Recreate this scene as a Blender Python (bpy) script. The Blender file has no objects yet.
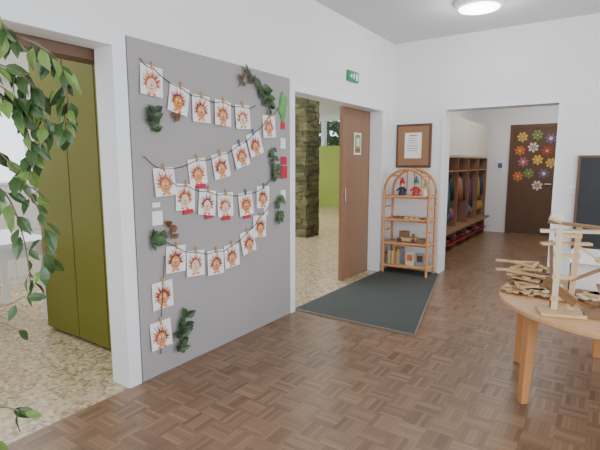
import bpy, math, random
from mathutils import Vector, Matrix
random.seed(7)
C=bpy.context.scene.collection

# ---------------------------------------------------------------- materials
def lin(c):
    return tuple(((v/255)/12.92 if v/255<=0.04045 else (((v/255)+0.055)/1.055)**2.4) for v in c)
def mat(name,rgb,rough=0.6,var=0.06,scale=8,emit=0,spec=0.5,stretch=None,bump=0,trans=0,metal=0):
    m=bpy.data.materials.new(name);m.use_nodes=True
    N=m.node_tree.nodes;L=m.node_tree.links;b=N['Principled BSDF']
    c=lin(rgb)
    tc=N.new('ShaderNodeTexCoord');mp=N.new('ShaderNodeMapping')
    if stretch: mp.inputs['Scale'].default_value=stretch
    nz=N.new('ShaderNodeTexNoise');nz.inputs['Scale'].default_value=scale;nz.inputs['Detail'].default_value=4
    L.new(tc.outputs['Object'],mp.inputs[0]);L.new(mp.outputs[0],nz.inputs['Vector'])
    r=N.new('ShaderNodeValToRGB')
    r.color_ramp.elements[0].position=.3;r.color_ramp.elements[1].position=.7
    r.color_ramp.elements[0].color=tuple(v*(1-var) for v in c)+(1,)
    r.color_ramp.elements[1].color=tuple(min(1,v*(1+var)) for v in c)+(1,)
    L.new(nz.outputs[0],r.inputs[0]);L.new(r.outputs[0],b.inputs['Base Color'])
    b.inputs['Roughness'].default_value=rough
    b.inputs['Specular IOR Level'].default_value=spec
    b.inputs['Metallic'].default_value=metal
    if trans: b.inputs['Transmission Weight'].default_value=trans
    if emit:
        L.new(r.outputs[0],b.inputs['Emission Color']);b.inputs['Emission Strength'].default_value=emit
    if bump:
        bp=N.new('ShaderNodeBump');bp.inputs['Strength'].default_value=bump;bp.inputs['Distance'].default_value=.01
        L.new(nz.outputs[0],bp.inputs['Height']);L.new(bp.outputs[0],b.inputs['Normal'])
    return m

M={}
M['wall']=mat('wall_paint',(234,234,236),.8,.01,3)
M['ceil']=mat('ceiling_paint',(218,218,220),.85,.02,3)
M['trim']=mat('trim_white',(236,239,244),.45,.01,4)
M['felt']=mat('grey_felt',(160,157,158),.9,.03,60,bump=.1)
M['green']=mat('olive_laminate',(108,108,38),.5,.03,3,spec=.25)
M['greenwall']=mat('lime_paint',(160,176,80),.7,.03,3)
M['brown']=mat('brown_wood',(140,106,82),.5,.08,6,stretch=(1,1,.12))
M['dbrown']=mat('dark_brown_wood',(98,70,52),.5,.08,6,stretch=(1,1,.12))
M['rattan']=mat('rattan',(200,138,82),.45,.12,20)
M['beech']=mat('beech',(204,162,116),.4,.08,5,stretch=(1,6,6))
M['beechleg']=mat('beech_leg',(186,132,84),.4,.08,5,stretch=(6,6,1))
M['scrap']=mat('raw_wood',(200,170,126),.6,.15,9,stretch=(1,5,5))
M['scrap2']=mat('raw_wood_dark',(138,104,70),.6,.15,9,stretch=(1,5,5))
M['scrapw']=mat('pale_wood',(220,204,178),.6,.08,9)
M['mat']=mat('door_mat',(70,76,74),.95,.35,220,bump=.4)
M['edge']=mat('mat_edge',(130,122,110),.5,.05,20)
M['alu']=mat('aluminium',(180,180,178),.35,.03,9,metal=.8)
M['paper']=mat('paper',(240,238,240),.8,.02,30)
M['ink']=mat('crayon_maroon',(124,50,36),.8,.35,60)
M['ink2']=mat('crayon_red',(160,82,56),.8,.35,60)
M['face']=mat('crayon_tan',(214,148,98),.8,.15,50)
M['facel']=mat('crayon_pale',(228,194,168),.8,.1,50)
M['orange']=mat('crayon_orange',(216,136,66),.8,.15,50)
M['black']=mat('ink_black',(28,26,28),.6,.1,20)
M['string']=mat('string',(80,66,60),.8,.1,30)
M['peg']=mat('clothes_peg',(196,150,95),.6,.1,30)
M['red']=mat('red_card',(186,28,62),.6,.06,30)
M['leafd']=mat('ivy_leaf',(36,62,36),.45,.25,20)
M['leafm']=mat('leaf_mid',(60,88,48),.45,.25,20)
M['leafb']=mat('dry_leaf',(110,74,48),.7,.25,20)
M['cactus']=mat('cactus_green',(92,160,84),.6,.1,20)
M['fic']=mat('ficus_leaf',(52,80,38),.35,.25,12)
M['ficl']=mat('ficus_leaf_light',(98,126,60),.35,.2,12)
M['bark']=mat('bark',(110,96,78),.8,.2,40)
M['pot']=mat('planter_black',(30,30,32),.4,.05,10)
M['soil']=mat('soil',(50,36,26),.95,.3,60)
M['exit']=mat('exit_green',(20,120,80),.4,.03,10,emit=.3)
M['lampglow']=mat('lamp_diffuser',(255,253,248),.4,0,1,emit=9)
M['cab']=mat('cabinet_cream',(222,218,206),.5,.02,4)
M['bench']=mat('bench_red',(150,40,42),.5,.06,8)
M['slate']=mat('slate',(42,46,50),.6,.12,6)
M['cork']=mat('cork',(150,114,84),.85,.15,60)
M['grey']=mat('grey_plastic',(150,152,156),.5,.03,8)
M['skin']=mat('doll_skin',(228,180,150),.6,.04,10)
M['frame']=mat('window_frame',(225,225,222),.4,.02,6)
cols={'fl_y':(222,184,70),'fl_o':(208,118,56),'fl_p':(180,96,134),'fl_g':(110,156,84),'fl_b':(84,108,150),'fl_r':(180,60,56),'fl_v':(124,96,144),'fl_w':(225,210,190),'fl_n':(44,52,82),'fl_t':(50,108,116),
'ct_r':(136,48,50),'ct_p':(126,66,96),'ct_y':(160,128,64),'ct_v':(84,66,104),'ct_o':(150,88,56)}
for k,v in cols.items(): M[k]=mat(k,v,.6,.06,14)

def math_node(N,L,op,a,b=None):
    n=N.new('ShaderNodeMath');n.operation=op
    for i,v in enumerate([a,b]):
        if v is None: continue
        if isinstance(v,(int,float)): n.inputs[i].default_value=v
        else: L.new(v,n.inputs[i])
    return n.outputs[0]

def parquet():
    m=bpy.data.materials.new('mosaic_parquet');m.use_nodes=True
    N=m.node_tree.nodes;L=m.node_tree.links;b=N['Principled BSDF']
    tc=N.new('ShaderNodeTexCoord');sp=N.new('ShaderNodeSeparateXYZ');L.new(tc.outputs['Object'],sp.inputs[0])
    S=.14;n=6
    x=math_node(N,L,'DIVIDE',sp.outputs[0],S);y=math_node(N,L,'DIVIDE',sp.outputs[1],S)
    cx=math_node(N,L,'FLOOR',x);cy=math_node(N,L,'FLOOR',y)
    par=math_node(N,L,'FLOORED_MODULO',math_node(N,L,'ADD',cx,cy),2.0)
    mx=N.new('ShaderNodeMix');L.new(par,mx.inputs[0]);L.new(x,mx.inputs[2]);L.new(y,mx.inputs[3])
    st=math_node(N,L,'MULTIPLY',mx.outputs[0],float(n))
    si=math_node(N,L,'FLOOR',st);fr=math_node(N,L,'FRACT',st)
    cb=N.new('ShaderNodeCombineXYZ');L.new(cx,cb.inputs[0]);L.new(cy,cb.inputs[1]);L.new(si,cb.inputs[2])
    wn=N.new('ShaderNodeTexWhiteNoise');L.new(cb.outputs[0],wn.inputs[0])
    cb2=N.new('ShaderNodeCombineXYZ');L.new(cx,cb2.inputs[0]);L.new(cy,cb2.inputs[1]);cb2.inputs[2].default_value=3.3
    wn2=N.new('ShaderNodeTexWhiteNoise');L.new(cb2.outputs[0],wn2.inputs[0])
    v=math_node(N,L,'ADD',math_node(N,L,'MULTIPLY',wn.outputs[0],.62),math_node(N,L,'MULTIPLY',wn2.outputs[0],.26))
    v=math_node(N,L,'ADD',v,math_node(N,L,'MULTIPLY',par,.12))
    r=N.new('ShaderNodeValToRGB');e=r.color_ramp.elements
    e[0].position=0;e[0].color=lin((104,79,60))+(1,)
    e[1].position=1;e[1].color=lin((150,121,96))+(1,)
    L.new(v,r.inputs[0])
    gap=math_node(N,L,'LESS_THAN',fr,.08)
    mc=N.new('ShaderNodeMix');mc.data_type='RGBA'
    L.new(math_node(N,L,'MULTIPLY',gap,.5),mc.inputs[0]);L.new(r.outputs[0],mc.inputs[6]);mc.inputs[7].default_value=lin((58,42,30))+(1,)
    L.new(mc.outputs[2],b.inputs['Base Color'])
    b.inputs['Roughness'].default_value=.33
    b.inputs['Specular IOR Level'].default_value=.5
    return m
def terrazzo():
    m=bpy.data.materials.new('terrazzo');m.use_nodes=True
    N=m.node_tree.nodes;L=m.node_tree.links;b=N['Principled BSDF']
    tc=N.new('ShaderNodeTexCoord');vo=N.new('ShaderNodeTexVoronoi');vo.inputs['Scale'].default_value=46
    L.new(tc.outputs['Object'],vo.inputs['Vector'])
    sp=N.new('ShaderNodeSeparateColor');L.new(vo.outputs['Color'],sp.inputs[0])
    r=N.new('ShaderNodeValToRGB');e=r.color_ramp.elements
    e[0].position=0;e[0].color=lin((138,118,90))+(1,)
    e[1].position=1;e[1].color=lin((206,192,166))+(1,)
    k=e.new(.3);k.color=lin((178,160,128))+(1,)
    k=e.new(.6);k.color=lin((190,172,140))+(1,)
    L.new(sp.outputs[0],r.inputs[0]);L.new(r.outputs[0],b.inputs['Base Color'])
    b.inputs['Roughness'].default_value=.25
    return m
def stone():
    m=bpy.data.materials.new('stone_cladding');m.use_nodes=True
    N=m.node_tree.nodes;L=m.node_tree.links;b=N['Principled BSDF']
    tc=N.new('ShaderNodeTexCoord');mp=N.new('ShaderNodeMapping');mp.inputs['Scale'].default_value=(5,5,14)
    L.new(tc.outputs['Object'],mp.inputs[0])
    vo=N.new('ShaderNodeTexVoronoi');vo.inputs['Scale'].default_value=1;vo.distance='CHEBYCHEV'
    L.new(mp.outputs[0],vo.inputs['Vector'])
    sp=N.new('ShaderNodeSeparateColor');L.new(vo.outputs['Color'],sp.inputs[0])
    r=N.new('ShaderNodeValToRGB');e=r.color_ramp.elements
    e[0].position=0;e[0].color=lin((74,76,52))+(1,)
    e[1].position=1;e[1].color=lin((122,120,84))+(1,)
    L.new(sp.outputs[0],r.inputs[0])
    L.new(r.outputs[0],b.inputs['Base Color'])
    b.inputs['Roughness'].default_value=.9
    return m
M['parquet']=parquet();M['terrazzo']=terrazzo();M['stone']=stone()

# ---------------------------------------------------------------- mesh builder
class MB:
    def __init__(s): s.v=[];s.f=[];s.m=[];s.mats=[]
    def mi(s,k):
        if k not in s.mats: s.mats.append(k)
        return s.mats.index(k)
    def add(s,vs,fs,k):
        o=len(s.v);s.v+=[tuple(v) for v in vs];i=s.mi(k)
        for f in fs: s.f.append(tuple(o+j for j in f));s.m.append(i)
    def box(s,a,b,k,R=None,piv=None):
        x0,y0,z0=a;x1,y1,z1=b
        vs=[Vector(p) for p in [(x0,y0,z0),(x1,y0,z0),(x1,y1,z0),(x0,y1,z0),(x0,y0,z1),(x1,y0,z1),(x1,y1,z1),(x0,y1,z1)]]
        if R is not None:
            c=Vector(piv) if piv is not None else (Vector(a)+Vector(b))/2
            vs=[c+R@(v-c) for v in vs]
        s.add(vs,[(0,3,2,1),(4,5,6,7),(0,1,5,4),(1,2,6,5),(2,3,7,6),(3,0,4,7)],k)
    def cbox(s,c,sz,k,rz=0,ry=0,rx=0):
        c=Vector(c);h=Vector(sz)/2
        R=Matrix.Rotation(rz,3,'Z')@Matrix.Rotation(ry,3,'Y')@Matrix.Rotation(rx,3,'X')
        s.box(c-h,c+h,k,R)
    def tube(s,pts,r,k,seg=8,r2=None):
        pts=[Vector(p) for p in pts];n=len(pts);vs=[];fs=[]
        up=Vector((0,0,1))
        for i,p in enumerate(pts):
            t=(pts[min(i+1,n-1)]-pts[max(i-1,0)]).normalized()
            a=t.cross(up)
            if a.length<.05: a=t.cross(Vector((0,1,0)))
            a.normalize();b=t.cross(a)
            rr=r if r2 is None else r+(r2-r)*i/(n-1)
            for j in range(seg):
                q=2*math.pi*j/seg;vs.append(p+a*math.cos(q)*rr+b*math.sin(q)*rr)
        for i in range(n-1):
            for j in range(seg):
                j2=(j+1)%seg;fs.append((i*seg+j,i*seg+j2,(i+1)*seg+j2,(i+1)*seg+j))
        fs.append(tuple(range(seg)));fs.append(tuple((n-1)*seg+j for j in reversed(range(seg))))
        s.add(vs,fs,k)
    def ell(s,c,r,k,seg=12,rings=8):
        c=Vector(c);vs=[];fs=[]
        for i in range(rings+1):
            th=math.pi*i/rings
            for j in range(seg):
                q=2*math.pi*j/seg
                vs.append(c+Vector((r[0]*math.sin(th)*math.cos(q),r[1]*math.sin(th)*math.sin(q),r[2]*math.cos(th))))
        for i in range(rings):
            for j in range(seg):
                j2=(j+1)%seg;fs.append((i*seg+j,(i+1)*seg+j,(i+1)*seg+j2,i*seg+j2))
        s.add(vs,fs,k)
    def lathe(s,c,prof,k,seg=40):
        c=Vector(c);vs=[];fs=[];n=len(prof)
        for r,z in prof:
            for j in range(seg):
                q=2*math.pi*j/seg;vs.append(c+Vector((r*math.cos(q),r*math.sin(q),z)))
        for i in range(n-1):
            for j in range(seg):
                j2=(j+1)%seg;fs.append((i*seg+j,i*seg+j2,(i+1)*seg+j2,(i+1)*seg+j))
        fs.append(tuple(reversed(range(seg))));fs.append(tuple((n-1)*seg+j for j in range(seg)))
        s.add(vs,fs,k)
    def poly(s,pts,k): s.add(pts,[tuple(range(len(pts)))],k)
    def leaf(s,base,d,nrm,L,W,k,fold=.25,tipbend=.15):
        base=Vector(base);d=Vector(d).normalized();nrm=Vector(nrm)
        side=d.cross(nrm)
        if side.length<.05: side=d.cross(Vector((.3,.8,.5)))
        side.normalize();n=side.cross(d).normalized()
        prof=[(0,0),(.15,.55),(.4,1),(.65,.8),(.85,.35),(1,0)]
        mid=[base+d*L*t-n*L*tipbend*t*t for t,_ in prof]
        vs=list(mid);fs=[]
        for sg in(1,-1):
            o=len(vs)
            for (t,w),m in list(zip(prof,mid))[1:-1]:
                vs.append(m+side*sg*w*W/2+n*fold*w*W/2)
            ids=[0]+[o+i for i in range(4)]+[5]
            for i in range(5):
                q=[i,i+1,ids[i+1],ids[i]]
                q2=[]
                for z in q:
                    if z not in q2:q2.append(z)
                if len(q2)>2: fs.append(tuple(q2 if sg>0 else q2[::-1]))
        s.add(vs,fs,k)
    def build(s,name,smooth=False,bevel=0,parent=None):
        me=bpy.data.meshes.new(name);me.from_pydata(s.v,[],s.f);me.update()
        for k in s.mats: me.materials.append(M[k])
        me.polygons.foreach_set('material_index',s.m)
        if smooth: me.polygons.foreach_set('use_smooth',[True]*len(s.f))
        o=bpy.data.objects.new(name,me);C.objects.link(o)
        if bevel:
            b=o.modifiers.new('bevel','BEVEL');b.width=bevel;b.segments=2;b.limit_method='ANGLE'
        if parent: o.parent=parent
        return o
def empty(name,loc=(0,0,0)):
    e=bpy.data.objects.new(name,None);e.location=(0,0,0);e.empty_display_size=.1;C.objects.link(e);return e
def solo(name,a,b,k,bevel=0):
    q=MB();q.box(a,b,k);return q.build(name,bevel=bevel)

# ---------------------------------------------------------------- room shell
CE=2.9;YB=5.7;XR=2.6;YN=-2.2
b=MB();b.box((-2.4,YN,-.1),(XR,10,0),'parquet');b.build('floor')
b=MB();b.box((-9.2,-1.6,-.1),(-2.4,13.2,0),'terrazzo');b.build('floor_side_room')
b=MB();b.box((-2.54,YN,CE),(XR+.15,YB+.25,CE+.1),'ceil');b.build('ceiling')
b=MB();b.box((-2.54,YB+.25,CE),(XR,10.1,CE+.1),'ceil');b.build('ceiling_corridor')
b=MB();b.box((-9.2,-1.6,CE),(-2.54,13.2,CE+.1),'ceil');b.build('ceiling_side_room')
b=MB();X0,X1=-2.54,-2.4
b.box((X0,YN,0),(X1,.35,CE),'wall')
b.box((X0,.35,2.07),(X1,1.64,CE),'wall')
b.box((X0,1.64,0),(X1,3.43,CE),'wall')
b.box((X0,3.43,2.05),(X1,5.38,CE),'wall')
b.box((X0,5.38,0),(X1,YB,CE),'wall')
b.build('wall_left')
b=MB();Y0,Y1=YB,YB+.22
b.box((-2.54,Y0,0),(-1.74,Y1,CE),'wall')
b.box((-1.74,Y0,2.06),(-.48,Y1,CE),'wall')
b.box((-.48,Y0,0),(XR,Y1,CE),'wall')
b.build('wall_back')
b=MB();b.box((XR,YN,0),(XR+.15,Y1,.8),'wall');b.box((XR,YN,2.5),(XR+.15,Y1,CE),'wall')
for y0,y1 in[(YN,-1.4),(.6,1.0),(3.0,3.3),(5.2,Y1)]: b.box((XR,y0,.8),(XR+.15,y1,2.5),'wall')
b.build('wall_right')
n=1
for y0,y1 in[(-1.4,.6),(1.0,3.0),(3.3,5.2)]:
    w=MB();x0,x1=XR+.04,XR+.1;t=.06
    w.box((x0,y0,.8),(x1,y1,.8+t),'frame');w.box((x0,y0,2.5-t),(x1,y1,2.5),'frame')
    for q in(y0,(y0+y1)/2-t/2,y1-t): w.box((x0,q,.8),(x1,q+t,2.5),'frame')
    w.build('window_%d'%n);n+=1
b=MB();b.box((-2.54,YN-.15,0),(XR+.15,YN,.5),'wall');b.box((-2.54,YN-.15,2.5),(XR+.15,YN,CE),'wall')
b.box((-2.54,YN-.15,.5),(-1.6,YN,2.5),'wall');b.box((2,YN-.15,.5),(XR+.15,YN,2.5),'wall');b.build('wall_front')
w=MB()
w.box((-1.6,YN-.1,.5),(2,YN-.04,.57),'frame');w.box((-1.6,YN-.1,2.43),(2,YN-.04,2.5),'frame')
for q in(-1.6,-.43,.77,1.93): w.box((q,YN-.1,.5),(q+.07,YN-.04,2.5),'frame')
w.build('window_%d'%n);n+=1
b=MB();b.box((-2.54,YB+.22,0),(-2.42,9.9,CE),'wall');b.build('wall_corridor_left')
b=MB();b.box((.4,YB+.22,0),(.55,9.9,CE),'wall');b.build('wall_corridor_right')
b=MB();b.box((-2.54,9.9,0),(.55,10.05,CE),'wall');b.build('wall_corridor_end')
b=MB()
b.box((-9.2,12.9,0),(-2.54,13.05,1.95),'greenwall');b.box((-9.2,12.9,2.75),(-2.54,13.05,CE),'wall')
for x in(-9.2,-7.9,-6.6,-5.3,-4,-2.7): b.box((x,12.9,1.95),(x+.12,13.05,2.75),'wall')
b.build('wall_side_room_far')
b=MB()
b.box((-9.2,-1.6,0),(-9.05,12.9,.7),'wall');b.box((-9.2,-1.6,2.5),(-9.05,12.9,CE),'wall')
for y in(-1.6,.3,2.3,4.3,6.3,8.3,10.3,12.6): b.box((-9.2,y,.7),(-9.05,y+.25,2.5),'wall')
b.build('wall_side_room_left')
b=MB();b.box((-9.2,-1.75,0),(-2.54,-1.6,CE),'wall');b.build('wall_side_room_front')
b=MB();b.box((-2.54,Y1,0),(-2.53,12.9,CE),'wall');b.box((-2.54,10.05,0),(-2.42,12.9,CE),'wall');b.build('wall_side_room_right')

def doorframe(name,y0,y1,z,wd,xf=-2.4):
    t=MB()
    t.box((-2.56,y1-.001,0),(xf+.018,y1+wd,z+wd),'trim')
    t.box((-2.56,y0-wd,0),(xf+.018,y0+.001,z+wd),'trim')
    t.box((-2.56,y0,z),(xf+.018,y1,z+wd),'trim')
    return t.build(name,bevel=.004)
doorframe('trim_1',.35,1.625,2.06,.09)
doorframe('trim_2',3.44,5.36,2.035,.075)
t=MB();Yf=YB-.015
t.box((-1.745,Yf,0),(-1.715,Y1+.01,2.075),'trim');t.box((-.505,Yf,0),(-.47,Y1+.01,2.075),'trim');t.box((-1.715,Yf,2.04),(-.505,Y1+.01,2.075),'trim')
t.build('trim_3')
solo('trim_4',(-2.70,.3,2.0),(-2.57,1.75,2.14),'dbrown')

b=MB();b.box((-2.3985,1.725,.001),(-2.385,3.36,2.135),'felt');b.build('felt_display_board',bevel=.003)
XF=-2.383

b=MB()
b.box((-2.605,4.66,.01),(-2.565,5.62,2.2),'brown')
b.box((-2.563,4.66,.01),(-2.560,4.69,2.2),'cork')
b.tube([(-2.555,4.73,.95),(-2.555,4.73,1.1)],.006,'alu')
b.build('door_1')
b=MB()
b.box((-2.564,4.94,1.50),(-2.560,5.12,1.76),'paper')
b.box((-2.560,4.96,1.52),(-2.558,5.10,1.74),'fl_g')
b.box((-2.558,4.99,1.6),(-2.556,5.07,1.7),'fl_w')
b.box((-2.558,4.98,1.54),(-2.556,5.08,1.57),'fl_r')
b.build('wall_poster')

b=MB();Yg=1.88
for x0,x1 in[(-2.98,-2.60),(-3.375,-2.99),(-3.86,-3.385)]:
    b.box((x0,Yg,.03),(x1,Yg+.05,2.62),'green')
b.box((-3.86,Yg+.05,.0),(-2.6,Yg+.55,2.62),'green')
b.box((-3.87,Yg-.02,2.62),(-2.59,Yg+.55,2.72),'dbrown')
b.build('olive_cabinet',bevel=.003)
e=empty('white_table')
q=MB();q.box((-5.0,.9,.70),(-4.05,2.1,.74),'trim');q.box((-4.97,.95,.6),(-4.08,2.05,.70),'trim')
for x,y in((-4.94,.98),(-4.11,.98),(-4.94,2.02),(-4.11,2.02)): q.cbox((x,y,.3),(.06,.06,.6),'trim')
q.build('table_body',parent=e,bevel=.003)
e=empty('white_cabinet')
q=MB();q.box((-6.2,1.3,0),(-5.7,3.6,1.15),'trim');q.box((-6.22,1.28,1.15),(-5.68,3.62,1.18),'frame')
for i in range(4):
    y=1.32+i*.57
    for j in range(2): q.box((-5.7,y,.06+j*.55),(-5.685,y+.54,.57+j*.55),'frame');q.tube([(-5.675,y+.2,.5+j*.55),(-5.675,y+.34,.5+j*.55)],.008,'alu')
q.build('cabinet_body',parent=e)

b=MB();b.box((-5.35,7.1,0),(-4.65,7.52,CE),'stone')
rs=random.Random(3)
for k in range(32):
    z=k*.09
    y=7.1
    while y<7.5:
        w=rs.uniform(.1,.22);y2=min(7.52,y+w);b.box((-4.66,y,z),(-4.65+rs.uniform(0,.02),y2-.006,z+.084),'stone');y=y2
    x=-5.35
    while x<-4.66:
        w=rs.uniform(.1,.24);x2=min(-4.65,x+w);b.box((x,7.1-rs.uniform(0,.02),z),(x2-.006,7.11,z+.084),'stone');x=x2
b.build('stone_column')
b=MB()
for i in range(900):
    x=rs.uniform(-9,-5);z=rs.uniform(1.6,2.8);y=rs.uniform(13.4,14.2)
    b.leaf((x,y,z),(rs.uniform(-1,1),rs.uniform(-.5,.5),rs.uniform(-1,1)),(0,-1,.3),.22,.13,'leafm')
for x in(-8.5,-7.5,-6.5,-5.5): b.tube([(x,13.8,-.1),(x+.1,13.8,2.4)],.05,'bark')
b.build('garden_shrubs')

b=MB()
z=.012
P=[(-2.42,3.47),(-1.22,3.47),(-1.70,5.66),(-2.38,5.66)]
b.add([(x,y,0.001) for x,y in P]+[(x,y,z) for x,y in P],[(4,5,6,7),(0,1,5,4),(1,2,6,5),(2,3,7,6),(3,0,4,7)],'mat')
def strip(p,q,w=.012):
    p=Vector((*p,0));q=Vector((*q,0));d=(q-p).normalized();nn=Vector((-d.y,d.x,0))*w/2
    vs=[p+nn,p-nn,q-nn,q+nn]
    b.add([(v.x,v.y,.001) for v in vs]+[(v.x,v.y,z+.002) for v in vs],[(4,5,6,7),(0,1,5,4),(1,2,6,5),(2,3,7,6),(3,0,4,7)],'edge')
strip(P[0],P[1]);strip(P[1],P[2])
b.build('entrance_mat')

# ---------------------------------------------------------------- garlands
def card(b,y,z,w=.165,h=.18,rot=0,style=0,rs=random):
    c,s=math.cos(rot),math.sin(rot)
    tilt=rs.uniform(.0,.012)
    def P(u,v,d): return (XF+.006+d+tilt*(.5-v/h),y+u*c-v*s,z+u*s+v*c)
    def quad(u0,v0,u1,v1,d,k): b.poly([P(u0,v0,d),P(u1,v0,d),P(u1,v1,d),P(u0,v1,d)],k)
    v=[P(-w/2,-h/2,0),P(w/2,-h/2,0),P(w/2,h/2,0),P(-w/2,h/2,0),P(-w/2,-h/2,.002),P(w/2,-h/2,.002),P(w/2,h/2,.002),P(-w/2,h/2,.002)]
    b.add(v,[(0,3,2,1),(4,5,6,7),(0,1,5,4),(1,2,6,5),(2,3,7,6),(3,0,4,7)],'paper')
    cu=rs.uniform(-.006,.006);cv=rs.uniform(-.022,-.012)
    n=rs.randint(21,29)
    dark=rs.choice(['ink','ink2','ink'])
    for i in range(n):
        a=math.radians(-15+210*i/(n-1)+rs.uniform(-4,4))
        r0=.036;r1=rs.uniform(.07,.112)
        da=.06+rs.uniform(0,.03)
        lim=min((w/2-.004-abs(cu))/max(.01,abs(math.cos(a))),(h/2-.006-cv)/max(.01,math.sin(a)) if math.sin(a)>0 else 9)
        r1=min(r1,lim)
        b.poly([P(cu+r0*math.cos(a-da*2),cv+r0*math.sin(a-da*2),.003),P(cu+r1*math.cos(a),cv+r1*math.sin(a),.0032),P(cu+r0*math.cos(a+da*2),cv+r0*math.sin(a+da*2),.003)],rs.choice([dark,dark,'ink2','orange']))
    def disc(u,v2,ru,rv,d,k,m=16): b.poly([P(u+ru*math.cos(2*math.pi*i/m),v2+rv*math.sin(2*math.pi*i/m),d) for i in range(m)],k)
    disc(cu,cv-.004,.042,.05,.0036,dark)
    disc(cu,cv-.010,.037,.047,.0042,['face','facel','orange'][style])
    for q in(-1,1):
        disc(cu+q*.013,cv+.008,.0065,.008,.0046,'paper',10);disc(cu+q*.013,cv+.008,.0035,.0045,.005,'black',8)
    disc(cu,cv-.008,.006,.005,.005,'black',8)
    quad(cu-.016,cv-.030,cu+.016,cv-.026,.005,'ink')
    disc(cu-.02,cv-.06,.015,.008,.0045,'orange',10);disc(cu+.02,cv-.06,.015,.008,.0045,'orange',10)
def garland(pts,start,end,tags=(),name='hedgehog_drawing_garland'):
    e=empty(name);b=MB();tops=[]
    rs=random.Random(int(pts[0][1]*1000))
    for i,(y,z) in enumerate(pts):
        r=rs.uniform(-.07,.07)
        if i<len(pts)-1 and i>0: r+=math.atan2(pts[i+1][1]-pts[i-1][1],pts[i+1][0]-pts[i-1][0])*.45
        card(b,y,z,rot=r,style=rs.choice([0,1,0,2,1]),rs=rs)
        tops.append((y-math.sin(r)*.085,z+.083*math.cos(r)))
        b.cbox((XF+.014,y-math.sin(r)*.09,z+.092),(.012,.011,.05),'peg' if rs.random()<.8 else 'fl_b',rx=r)
        if i in tags: b.cbox((XF+.012,y+rs.uniform(-.02,.03),z-.10),(.004,.085,.032),'red',rx=rs.uniform(-.1,.1))
    b.build('drawings',parent=e)
    s=MB();ctl=[start]+tops+[end];path=[]
    for i in range(len(ctl)-1):
        p0,p1=ctl[i],ctl[i+1]
        for t in range(6):
            q=t/6;sag=-.02*math.sin(math.pi*q)
            path.append((XF+.013,p0[0]+(p1[0]-p0[0])*q,p0[1]+(p1[1]-p0[1])*q+sag))
    path.append((XF+.013,end[0],end[1]))
    s.tube(path,.0028,'string',6)
    for p in(start,end): s.ell((XF+.006,p[0],p[1]),(.006,.006,.006),'alu',8,6)
    s.build('string',parent=e)
garland([(1.88,1.90),(2.09,1.81),(2.29,1.77),(2.50,1.76),(2.72,1.75)],(1.80,2.02),(2.87,1.85))
garland([(1.95,1.28),(2.24,1.34),(2.47,1.38),(2.69,1.46),(2.86,1.55),(3.05,1.70)],(1.80,1.44),(3.17,1.86),tags=(1,))
garland([(2.12,1.17),(2.32,1.12),(2.51,1.09),(2.74,1.08),(2.96,1.12)],(2.0,1.28),(3.18,1.38),tags=(0,1,2,3))
garland([(2.02,.76),(2.19,.70),(2.39,.67),(2.57,.69),(2.76,.77),(2.91,.88)],(1.86,.97),(3.05,1.06))
garland([(1.90,.54),(1.87,.28)],(1.92,.80),(1.86,.15))

b=MB()
for y,z,w,h,k in[(3.25,1.72,.06,.06,'red'),(3.25,1.57,.07,.09,'paper'),(3.26,1.42,.09,.07,'red'),(3.26,1.32,.10,.11,'red'),(3.25,1.12,.07,.09,'paper'),(1.88,1.135,.06,.03,'paper'),(1.885,1.05,.08,.09,'paper'),(3.0,1.0,.05,.07,'paper')]:
    b.cbox((XF+.003,y,z),(.004,w,h),k)
b.build('name_tags')
b=MB();pts=[]
for i in range(24):
    a=2*math.pi*i/24;pts.append((XF+.004,3.25+.045*math.cos(a),1.88+.13*math.sin(a)))
b.poly(pts,'cactus');b.poly([(XF,p[1],p[2]) for p in reversed(pts)],'cactus')
b.ell((XF+.006,3.25,1.88),(.01,.035,.115),'cactus')
b.ell((XF+.006,3.285,1.93),(.01,.03,.045),'cactus');b.ell((XF+.006,3.215,1.85),(.01,.025,.04),'cactus')
b.build('paper_cactus')
def sprig(y,z,n,ln,spread,ks,ang,name='leaf_sprig',seed=1):
    rs=random.Random(seed);b=MB()
    d=Vector((0,math.cos(ang),math.sin(ang)));p0=Vector((XF+.012,y,z))-d*ln/2
    path=[p0+d*ln*t/6+Vector((.005*math.sin(t),0,0)) for t in range(7)]
    b.tube(path,.003,'bark',6)
    for i in range(n):
        t=rs.random();p=p0+d*ln*t
        a=ang+rs.choice([-1,1])*rs.uniform(.5,1.5)
        b.leaf(p+Vector((.006,0,0)),(rs.uniform(.1,.5),math.cos(a),math.sin(a)),(1,0,.2),rs.uniform(.7,1.2)*spread,rs.uniform(.5,.75)*spread,rs.choice(ks))
    b.build(name)
sprig(1.87,1.66,30,.13,.065,['leafd','leafd','leafm'],1.4,seed=1)
sprig(2.72,2.03,8,.16,.06,['leafb','leafm'],.9,seed=2)
sprig(2.95,1.99,14,.2,.09,['leafd','leafm'],-1.0,seed=3)
sprig(3.04,1.88,12,.12,.08,['leafd','leafm'],-1.2,seed=4)
sprig(2.83,2.04,8,.1,.06,['leafb','leafd'],2.5,seed=11)
sprig(3.1,1.40,14,.26,.085,['leafd','leafm'],-1.4,seed=5)
sprig(3.17,1.02,12,.2,.08,['leafd','leafm','leafm'],-1.5,seed=6)
sprig(1.86,.92,14,.10,.07,['leafd','leafm'],.3,seed=7)
sprig(1.98,.96,6,.12,.06,['leafb'],1.6,seed=8)
sprig(2.05,.24,22,.26,.08,['leafd','leafd','leafm'],1.3,seed=9)
sprig(2.05,1.68,5,.05,.05,['leafb'],1.3,seed=12)

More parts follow.
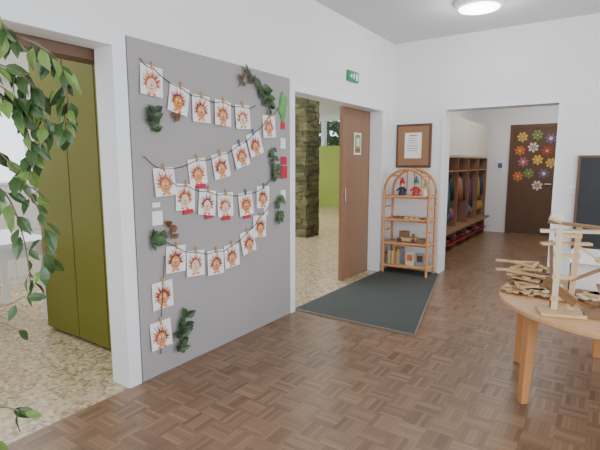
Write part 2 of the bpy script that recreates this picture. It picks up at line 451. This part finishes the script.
e=empty('exit_sign');b=MB();b.box((-2.4,4.42,2.27),(-2.37,4.66,2.38),'exit');b.build('sign_body',parent=e,bevel=.003)
b=MB();b.box((-2.369,4.53,2.3),(-2.367,4.56,2.35),'paper');b.ell((-2.369,4.55,2.36),(.002,.01,.008),'paper')
b.poly([(-2.368,4.45,2.325),(-2.368,4.5,2.30),(-2.368,4.5,2.35)],'paper');b.box((-2.369,4.59,2.29),(-2.367,4.63,2.36),'paper');b.build('pictogram',parent=e)

e=empty('ceiling_lamp');cx,cy=-1.13,4.66
b=MB();b.lathe((cx,cy,0),[(.19,CE-.065),(.215,CE-.05),(.22,CE-.001)],'trim');b.build('rim',parent=e,smooth=False)
b=MB();b.lathe((cx,cy,0),[(.02,CE-.085),(.12,CE-.082),(.18,CE-.07),(.185,CE-.06)],'lampglow');b.build('diffuser',parent=e,smooth=True)

e=empty('notice_board');b=MB();Yw=YB
b.box((-2.33,Yw-.03,1.34),(-1.87,Yw,1.89),'dbrown');b.box((-2.30,Yw-.033,1.37),(-1.90,Yw-.028,1.86),'cork');b.build('board',parent=e,bevel=.003)
b=MB();b.box((-2.21,Yw-.037,1.46),(-1.99,Yw-.034,1.78),'paper')
for z in(1.71,1.68,1.65,1.61,1.58,1.55): b.box((-2.18+abs(z-1.6)*.2,Yw-.039,z),(-2.03-abs(z-1.6)*.3,Yw-.0375,z+.008),'grey')
b.box((-2.15,Yw-.039,1.74),(-2.05,Yw-.0375,1.755),'fl_o');b.build('sheet',parent=e)
b=MB();b.cbox((-.335,YB-.006,1.11),(.085,.012,.085),'trim');b.cbox((-.335,YB-.014,1.11),(.055,.006,.055),'frame');b.build('light_switch',bevel=.003)
e=empty('chalkboard');b=MB()
b.box((-.27,YB-.025,.50),(1.0,YB,1.46),'slate');b.build('slate_panel',parent=e)
b=MB()
b.box((-.29,YB-.035,.48),(-.262,YB,1.48),'dbrown');b.box((.99,YB-.035,.48),(1.02,YB,1.48),'dbrown');b.box((-.262,YB-.035,1.455),(.99,YB,1.48),'dbrown');b.box((-.262,YB-.06,.48),(.99,YB,.51),'dbrown')
b.build('frame',parent=e)

# ---------------------------------------------------------------- rattan shelf
e=empty('rattan_bookshelf')
b=MB();x0,x1=-2.34,-1.77;yf,yb=5.36,5.63
r=.016
def archpath(y):
    p=[(x0,y,.013),(x0,y,1.05)]
    cxm=(x0+x1)/2;R=(x1-x0)/2
    for i in range(1,12):
        a=math.pi-math.pi*i/12;p.append((cxm+R*math.cos(a),y,1.05+.27*math.sin(a)))
    p+=[(x1,y,1.05),(x1,y,.013)]
    return p
b.tube(archpath(yf),r,'rattan',10);b.tube(archpath(yb),r,'rattan',10)
for z in(.10,.39,.69,.98):
    b.box((x0,yf,z),(x1,yb,z+.018),'beech')
    for y in(yf,yb): b.tube([(x0,y,z),(x1,y,z)],.012,'rattan',8)
    for x in(x0,x1): b.tube([(x,yf,z),(x,yb,z)],.012,'rattan',8)
for x in(x0,x1):
    for z in(.2,.5,.8): b.tube([(x,yf,z+.05),(x,yb,z+.05)],.008,'rattan',8)
cxm=(x0+x1)/2
for a in(.25,.5,.75): 
    A=math.pi*a;xx=cxm+.285*math.cos(A);zz=1.05+.27*math.sin(A);b.tube([(xx,yf,zz),(xx,yb,zz)],.01,'rattan',8)
for i in range(5):
    xx=x0+(i+1)*(x1-x0)/6
    b.tube([(xx,yb,1.0),(xx,yb,1.05+.27*math.sqrt(max(0,1-((xx-cxm)/.285)**2)))],.007,'rattan',8)
b.build('frame',parent=e,smooth=True)
def doll(x,y,z,s,body,hat,name):
    b=MB()
    b.lathe((x,y,z),[(.045*s,0),(.04*s,.04*s),(.022*s,.10*s)],body,16)
    b.ell((x,y,z+.125*s),(.03*s,.03*s,.032*s),'skin')
    b.lathe((x,y,z+.14*s),[(.032*s,0),(.02*s,.04*s),(.003*s,.085*s)],hat,16)
    b.tube([(x-.025*s,y-.01,z+.09*s),(x-.06*s,y-.02,z+.05*s)],.010*s,body,8)
    b.tube([(x+.025*s,y-.01,z+.09*s),(x+.06*s,y-.02,z+.05*s)],.010*s,body,8)
    for q in(-1,1): b.ell((x+q*.01*s,y-.028*s,z+.13*s),(.004*s,.003,.004*s),'black',6,4)
    b.build(name,smooth=False)
doll(-2.15,5.47,.9985,1.05,'fl_n','red','gnome_doll')
doll(-1.97,5.47,.9985,1.1,'fl_r','fl_t','gnome_doll')
doll(-1.87,5.5,.9985,.8,'fl_w','fl_g','gnome_doll')
b=MB()
z=.7085
for i in range(6):
    b.cbox((-2.2+i*.07,5.46+random.uniform(-.03,.03),z+.0125),(.055,.09,.025),random.choice(['scrap2','scrap','beech']))
b.build('wooden_blocks')
e2=MB();z=.4085
e2.cbox((-2.05,5.46,z+.0405),(.26,.12,.045),'scrap')
for x in(-2.14,-1.96):
    for y in(5.40,5.52):
        pts=[(x,y-.008,z+.03),(x,y+.008,z+.03)];e2.tube(pts,.03,'dbrown',16)
e2.cbox((-2.1,5.46,z+.10),(.1,.1,.075),'scrap2');e2.tube([(-1.98,5.46,z+.06),(-1.98,5.46,z+.11)],.018,'scrap2')
e2.build('wooden_toy_train')
b=MB()
b.cbox((-1.865,5.46,.4385),(.09,.14,.06),'scrap2');b.build('wooden_box',bevel=.004)
b=MB();z=.1195
x=-2.30
for i in range(9):
    w=random.uniform(.012,.022);hh=random.uniform(.16,.21);b.box((x,5.42,z),(x+w,5.58,z+hh),random.choice(['fl_y','fl_w','grey','fl_o','scrapw','fl_b']));x+=w+.002
for i in range(2):
    xx=-2.06+i*.13
    b.box((xx,5.42,z+.004),(xx+.11,5.44,z+.17),['fl_w','grey'][i])
    b.box((xx+.02,5.417,z+.06),(xx+.09,5.421,z+.14),['fl_o','dbrown'][i])
b.build('picture_books')

# ---------------------------------------------------------------- corridor wardrobe
e=empty('cloakroom_wardrobe')
b=MB();xa,xb=-2.41,-2.06;ya,yb2=6.3,9.75
b.box((xa,ya,0),(xa+.02,yb2,1.5),'dbrown')
nb=5;st=(yb2-ya)/nb
for i in range(nb+1):
    y=ya+i*st;b.box((xa,y-.012,0.0),(xb,y+.012,1.5),'brown')
b.box((xa,ya,1.26),(xb,yb2,1.28),'brown');b.box((xa,ya,1.48),(xb,yb2,1.5),'brown')
b.box((xa,ya,.32),(xb+.10,yb2,.35),'brown')
b.box((xa,ya,.10),(xb+.04,yb2,.12),'bench')
b.build('cubbies',parent=e)
b=MB()
for i in range(nb):
    y=ya+i*st;b.box((xa,y+.004,1.52),(xb,y+st-.004,2.12),'cab')
b.box((xa,ya,1.5),(xb-.01,yb2,1.52),'cab')
b.build('upper_cabinets',parent=e,bevel=.003)
b=MB();rs=random.Random(5)
seq=['fl_n','ct_r','slate','ct_p','fl_t','black','ct_v','ct_o','slate','fl_b','ct_r','fl_n','black','ct_y']
for i in range(nb):
    for j in range(3):
        y=ya+(i+.2+.3*j)*st;k=seq[(i*3+j)%14]
        hh=rs.uniform(.38,.62);xx=xb-rs.uniform(.11,.16)
        b.lathe((xx,y,1.18-hh),[(.11,0),(.10,hh*.5),(.08,hh*.85),(.03,hh)],k,12)
        b.tube([(xx,y-.06,1.11),(xx+.02,y-.1,.8)],.034,k,8);b.tube([(xx,y+.06,1.11),(xx+.02,y+.1,.8)],.034,k,8)
        b.ell((xx,y,1.16),(.05,.05,.05),k,10,6)
        if rs.random()<.5: b.ell((xx+.02,y+.07,.55),(.08,.07,.11),rs.choice(['ct_r','fl_b','ct_y','ct_p']),10,8)
b.build('hanging_jackets',parent=e,smooth=True)
b=MB()
for i in range(nb):
    for j in range(4):
        y=ya+(i+.15+.22*j)*st;k=rs.choice(['ct_r','fl_b','black','ct_p','grey','bench'])
        b.ell((xa+.28,y,.157),(.11,.04,.035),k,10,6);b.ell((xa+.21,y,.19),(.045,.04,.05),k,10,6)
b.build('childrens_shoes',smooth=True,parent=e)
e=empty('door_2');b=MB();yd=9.9
b.box((-1.68,yd-.03,0),(-1.60,yd,2.14),'dbrown');b.box((-.84,yd-.03,0),(-.76,yd,2.14),'dbrown');b.box((-1.60,yd-.03,2.06),(-.84,yd,2.14),'dbrown')
b.box((-1.60,yd-.02,.01),(-.84,yd,2.06),'dbrown');b.tube([(-.92,yd-.05,1.0),(-1.02,yd-.05,1.0)],.01,'alu');b.tube([(-.92,yd-.05,1.0),(-.92,yd-.02,1.0)],.01,'alu')
b.build('leaf_and_frame',parent=e)
b=MB()
def flower(x,z,R,k,kc,n=7):
    y=yd-.026
    for i in range(n):
        a=2*math.pi*i/n+.3;ca,sa=math.cos(a),math.sin(a);pts=[]
        for t,w in((.2,.0),(.4,.16),(.7,.25),(.92,.16),(1.0,0),(.92,-.16),(.7,-.25),(.4,-.16)):
            pts.append((x+R*(t*ca-w*sa),y,z+R*(t*sa+w*ca)))
        b.poly(pts,k)
    b.poly([(x+R*.34*math.cos(2*math.pi*j/14),y-.004,z+R*.34*math.sin(2*math.pi*j/14)) for j in range(14)],kc)
    b.poly([(x+R*.15*math.cos(2*math.pi*j/14),y-.006,z+R*.15*math.sin(2*math.pi*j/14)) for j in range(14)],'fl_w')
ks=['fl_y','fl_o','fl_p','fl_g','fl_w','fl_y','fl_v','fl_r']
FL=[(-1.46,1.9),(-1.2,1.93),(-.97,1.86),(-1.49,1.64),(-1.26,1.7),(-1.02,1.63),(-1.42,1.42),(-1.17,1.46),(-.94,1.40),(-1.31,1.2),(-1.05,1.2),(-1.5,1.14),(-1.15,.97)]
for i,(x,z) in enumerate(FL): flower(x,z,.10,ks[(i*3)%8],ks[(i*5+2)%8])
b.build('flower_stickers',parent=e)
b=MB();b.cbox((-1.84,9.893,1.35),(.12,.012,.18),'paper');b.cbox((-1.84,9.885,1.35),(.08,.004,.10),'fl_b');b.build('framed_picture')

# ---------------------------------------------------------------- round table
TX,TY,TZ,TR=.13,3.22,.58,.68
e=empty('round_play_table')
b=MB();b.lathe((TX,TY,0),[(TR-.01,TZ-.032),(TR,TZ-.024),(TR,TZ-.006),(TR-.008,TZ)],'beech',64);b.build('top',parent=e)
b=MB()
for a in(-139,161,101,-19):
    A=math.radians(a)
    p=Vector((TX+.585*math.cos(A),TY+.585*math.sin(A),0));q=Vector((TX+.605*math.cos(A),TY+.605*math.sin(A),0))
    vs=[]
    for c,zz,hw in((q,0,.022),(p,TZ-.033,.03)):
        for sx,sy in((-1,-1),(1,-1),(1,1),(-1,1)):
            u=Vector((math.cos(A),math.sin(A),0));w=Vector((-math.sin(A),math.cos(A),0))
            v=c+u*sx*hw+w*sy*hw;vs.append((v.x,v.y,zz))
    b.add(vs,[(0,3,2,1),(4,5,6,7),(0,1,5,4),(1,2,6,5),(2,3,7,6),(3,0,4,7)],'beechleg')
b.build('legs',parent=e,bevel=.004)

b=MB();rs=random.Random(12)
T=TZ+.002
placed=0
while placed<110:
    x=rs.uniform(-.52,.02);y=rs.uniform(3.08,3.86)
    if (x-TX)**2+(y-TY)**2>.62**2 : continue
    if x>-.30 and y>3.28: continue
    placed+=1
    L=rs.uniform(.05,.17);hz=max(0,1-((x+.36)**2+(y-3.45)**2)/.06)
    b.cbox((x,y,T+.007+.012*rs.randint(0,2+int(7*hz))),(L,rs.uniform(.02,.055),.011),rs.choice(['scrap','scrap2','scrapw','scrap2','beech','scrap']),rz=rs.uniform(0,3.14))
for (x,y,r,z) in((-.48,3.38,.5,.09),(-.46,3.5,1.2,.1),(-.40,3.3,-.3,.085),(-.5,3.5,.1,.12)):
    b.cbox((x,y,T+z),(.28,.035,.012),'scrap',rz=r)
def tri(c,s,rz,z):
    P=[(c[0]+s*math.cos(rz+k*2.094),c[1]+s*math.sin(rz+k*2.094),z) for k in range(3)]
    for k in range(3):
        p,q=Vector(P[k]),Vector(P[(k+1)%3]);m=(p+q)/2;d=q-p
        b.cbox(m,(d.length,.018,.012),'scrap',rz=math.atan2(d.y,d.x))
tri((-.40,3.15),.08,.3,T+.043);tri((-.42,3.4),.1,1,T+.135)
for i in range(40):
    x=rs.uniform(-.08,.5);y=rs.uniform(3.02,3.22)
    b.cbox((x,y,T+.007+.012*(i%4)),(rs.uniform(.04,.12),rs.uniform(.02,.05),.011),rs.choice(['scrap','scrapw','scrap2']),rz=rs.uniform(0,3))
b.build('wood_scraps')
b=MB();bx0,by0=-.17,3.38;bw,bd,bh=.34,.24,.24
b.box((bx0,by0,T),(bx0+bw,by0+bd,T+.008),'paper')
b.box((bx0,by0,T),(bx0+.006,by0+bd,T+bh),'paper');b.box((bx0+bw-.006,by0,T),(bx0+bw,by0+bd,T+bh),'paper')
b.box((bx0,by0,T),(bx0+bw,by0+.006,T+bh),'paper');b.box((bx0,by0+bd-.006,T),(bx0+bw,by0+bd,T+bh),'paper')
b.box((bx0,by0-.08,T+bh-.002),(bx0+bw,by0+.002,T+bh+.002),'paper',R=Matrix.Rotation(.7,3,'X'),piv=(bx0,by0,T+bh))
b.build('cardboard_box')
e=empty('wooden_crane_model')
b=MB()
bx,by=-.17,2.80
b.cbox((bx,by,T+.008),(.22,.16,.016),'scrap',rz=.3)
b.cbox((bx-.03,by,T+.25),(.030,.02,.48),'scrapw',rx=.03)
b.cbox((bx+.05,by+.03,T+.25),(.028,.02,.48),'scrap',ry=.03)
b.cbox((bx-.06,by+.05,T+.2),(.016,.03,.38),'scrap2',ry=-.06)
for z in(.08,.2,.32,.43): b.cbox((bx+.01,by+.015,T+z),(.13,.018,.022),'scrap',rz=.35)
b.cbox((bx+.1,by+.05,T+.455),(.46,.05,.016),'scrapw',rz=.2,ry=-.03)
b.cbox((bx+.08,by+.0,T+.49),(.34,.05,.014),'scrap2',rz=-.15,ry=.05)
b.cbox((bx+.0,by+.05,T+.38),(.26,.04,.014),'scrap',rz=.5)
b.tube([(bx-.02,by,T+.515),(bx-.08,by-.01,T+.535)],.024,'scrapw',14)
b.cbox((bx-.01,by+.01,T+.12),(.2,.012,.05),'scrap2',rz=-.4,ry=.5)
b.cbox((bx+.22,by+.1,T+.225),(.03,.02,.45),'scrapw');b.cbox((bx+.28,by+.16,T+.2),(.09,.012,.40),'scrap2',rz=.4)
b.cbox((bx+.24,by+.1,T+.3),(.2,.14,.012),'scrap',rz=.1);b.cbox((bx+.25,by+.1,T+.15),(.18,.12,.012),'scrap2',rz=.1)
b.cbox((bx+.2,by+.06,T+.008),(.2,.14,.016),'scrap2',rz=.1)
b.cbox((bx+.14,by+.05,T+.24),(.24,.03,.012),'scrap2',rz=.2,ry=-.5)
b.cbox((bx+.12,by+.06,T+.33),(.22,.026,.012),'scrap',rz=.2,ry=.6)
b.build('crane_parts',parent=e,bevel=.001)

# ---------------------------------------------------------------- ficus
e=empty('weeping_fig_plant')
px,py=-1.48,.30
b=MB();b.lathe((px,py,0),[(.13,0),(.14,.02),(.175,.55),(.185,.56),(.185,.60),(.165,.60),(.16,.57)],'pot',36);b.build('planter',parent=e)
b=MB();b.lathe((px,py,0),[(.158,.55),(.158,.575)],'soil',24);b.build('soil',parent=e)
def smoothpath(c,n=8):
    c=[Vector(p) for p in c];o=[]
    for i in range(len(c)-1):
        p0=c[max(i-1,0)];p1=c[i];p2=c[i+1];p3=c[min(i+2,len(c)-1)]
        for k in range(n):
            t=k/n;o.append(.5*((2*p1)+(p2-p0)*t+(2*p0-5*p1+4*p2-p3)*t*t+(3*p1-p0-3*p2+p3)*t**3))
    o.append(c[-1]);return o
wb=MB();lb=MB();rs=random.Random(21)
wb.tube(smoothpath([(px,py,.56),(px+.02,py,.9),(px-.01,py+.01,1.3),(px+.03,py+.03,1.75),(px+.02,py+.05,2.15)]),.016,'bark',10,.008)
wb.tube(smoothpath([(px+.03,py+.02,.56),(px+.05,py-.03,1.0),(px+.08,py-.02,1.5),(px+.05,py-.03,1.95)]),.012,'bark',10,.006)
def branch(c,r0,nleaf,t0=.25,size=.052):
    p=smoothpath(c);wb.tube(p,r0,'bark',6,.0012)
    for i in range(nleaf):
        t=t0+(1-t0)*(i+rs.random()*.6)/nleaf;k=min(int(t*(len(p)-1)),len(p)-2);q=p[k]
        d=(p[k+1]-p[k]).normalized()
        side=Vector((rs.uniform(-1,1),rs.uniform(-1,1),rs.uniform(-.9,.3)))
        dd=(d*.5+side.normalized()*.9+Vector((0,0,-.45))).normalized()
        st=q+dd*.012
        wb.tube([q,st],.0009,'bark',4)
        s=size*rs.uniform(.7,1.25)
        lb.leaf(st,dd,(rs.uniform(-.3,1),rs.uniform(-1,.2),rs.uniform(.1,1)),s,s*.5,rs.choice(['fic','fic','ficl']),.3,.25)
branch([(px+.03,py+.03,1.7),(-1.38,.48,1.72),(-1.25,.60,1.71),(-1.21,.66,1.66),(-1.20,.68,1.57),(-1.21,.67,1.48)],.005,46)
branch([(px+.02,py+.03,1.6),(-1.38,.46,1.66),(-1.28,.57,1.64),(-1.24,.62,1.58),(-1.23,.63,1.48)],.004,42)
branch([(px+.02,py+.03,1.55),(-1.38,.45,1.6),(-1.28,.56,1.56),(-1.25,.6,1.46),(-1.26,.59,1.38)],.004,36)
branch([(px+.05,py,1.45),(-1.38,.44,1.58),(-1.3,.54,1.60),(-1.25,.60,1.54)],.004,28,.3)
branch([(px+.05,py,1.4),(-1.38,.44,1.48),(-1.3,.53,1.44),(-1.26,.59,1.33),(-1.245,.615,1.22),(-1.25,.60,1.1)],.004,32)
branch([(px+.05,py,1.3),(-1.38,.42,1.38),(-1.29,.53,1.34),(-1.27,.57,1.22),(-1.265,.58,1.06)],.004,22,.35)
branch([(px+.05,py,1.65),(-1.36,.44,1.76),(-1.29,.53,1.78),(-1.26,.57,1.72)],.004,26,.35)
branch([(px,py,1.0),(-1.38,.41,1.1),(-1.3,.5,1.03),(-1.26,.56,1.05)],.003,2,.9)
branch([(px,py,.95),(-1.38,.41,1.0),(-1.3,.5,.99),(-1.27,.54,.96)],.003,1,.9)
branch([(px,py,.60),(-1.4,.42,.70),(-1.33,.50,.74),(-1.29,.54,.72)],.004,4,.8,.06)
branch([(px+.05,py+.05,.58),(-1.38,.42,.64),(-1.35,.46,.66),(-1.32,.49,.63)],.004,4,.7,.06)
for k in range(12):
    a=rs.uniform(1.9,4.9);zz=rs.uniform(1.1,2.0);R=rs.uniform(.2,.42)
    ex,ey=px+R*math.cos(a),py+R*math.sin(a)
    branch([(px,py,zz),((px+ex)/2,(py+ey)/2,zz+.15),(ex,ey,zz+.05),(ex+.03*math.cos(a),ey+.03*math.sin(a),zz-.2)],.005,20)
wb.build('branches',parent=e);lb.build('leaves',parent=e,smooth=False)

# ---------------------------------------------------------------- light
W=bpy.data.worlds.new('world');bpy.context.scene.world=W;W.use_nodes=True
bg=W.node_tree.nodes['Background'];bg.inputs[0].default_value=(.86,.93,1,1);bg.inputs[1].default_value=2.4
def area(name,loc,rot,sx,sy,en,col=(1,1,1)):
    l=bpy.data.lights.new(name,'AREA');l.shape='RECTANGLE';l.size=sx;l.size_y=sy;l.energy=en;l.color=col
    o=bpy.data.objects.new(name,l);o.location=loc;o.rotation_euler=rot;C.objects.link(o);return o
area('window_fill_front',(.2,YN-.3,1.6),(math.radians(90),0,math.radians(0)),3.4,1.9,95,(.95,.975,1))  # area light added behind the camera, standing in for window daylight
area('window_fill_right',(XR+.3,2.0,1.7),(0,math.radians(90),0),1.6,6,175,(.95,.975,1))  # area light added outside the unseen right windows to boost daylight
area('side_room_fill',(-5.8,6,CE-.02),(0,0,0),5,9,300,(1,1,.98))  # added area light under the closed ceiling, brightens the side room
area('side_room_fill_near',(-5,.6,CE-.02),(0,0,0),3.5,2,60,(1,1,.98))  # second added fill, lifts the side room near the first doorway
area('corridor_fill',(-.9,8,CE-.02),(0,0,0),1.2,2.4,42,(1,.97,.92))  # added fill under the corridor ceiling, no fixture modelled
l=bpy.data.lights.new('ceiling_lamp_light','POINT');l.energy=14;l.shadow_soft_size=.15;o=bpy.data.objects.new('ceiling_lamp_light',l);o.location=(cx,cy,CE-.25);C.objects.link(o)

# ---------------------------------------------------------------- camera
cam=bpy.data.cameras.new('camera');co=bpy.data.objects.new('camera',cam);C.objects.link(co)
cam.sensor_width=36;cam.lens=36*455/600;cam.clip_start=.05
co.location=(0,0,1.4)
co.rotation_euler=(math.radians(90)-math.atan(62/455),0,math.radians(34.1))
bpy.context.scene.camera=co
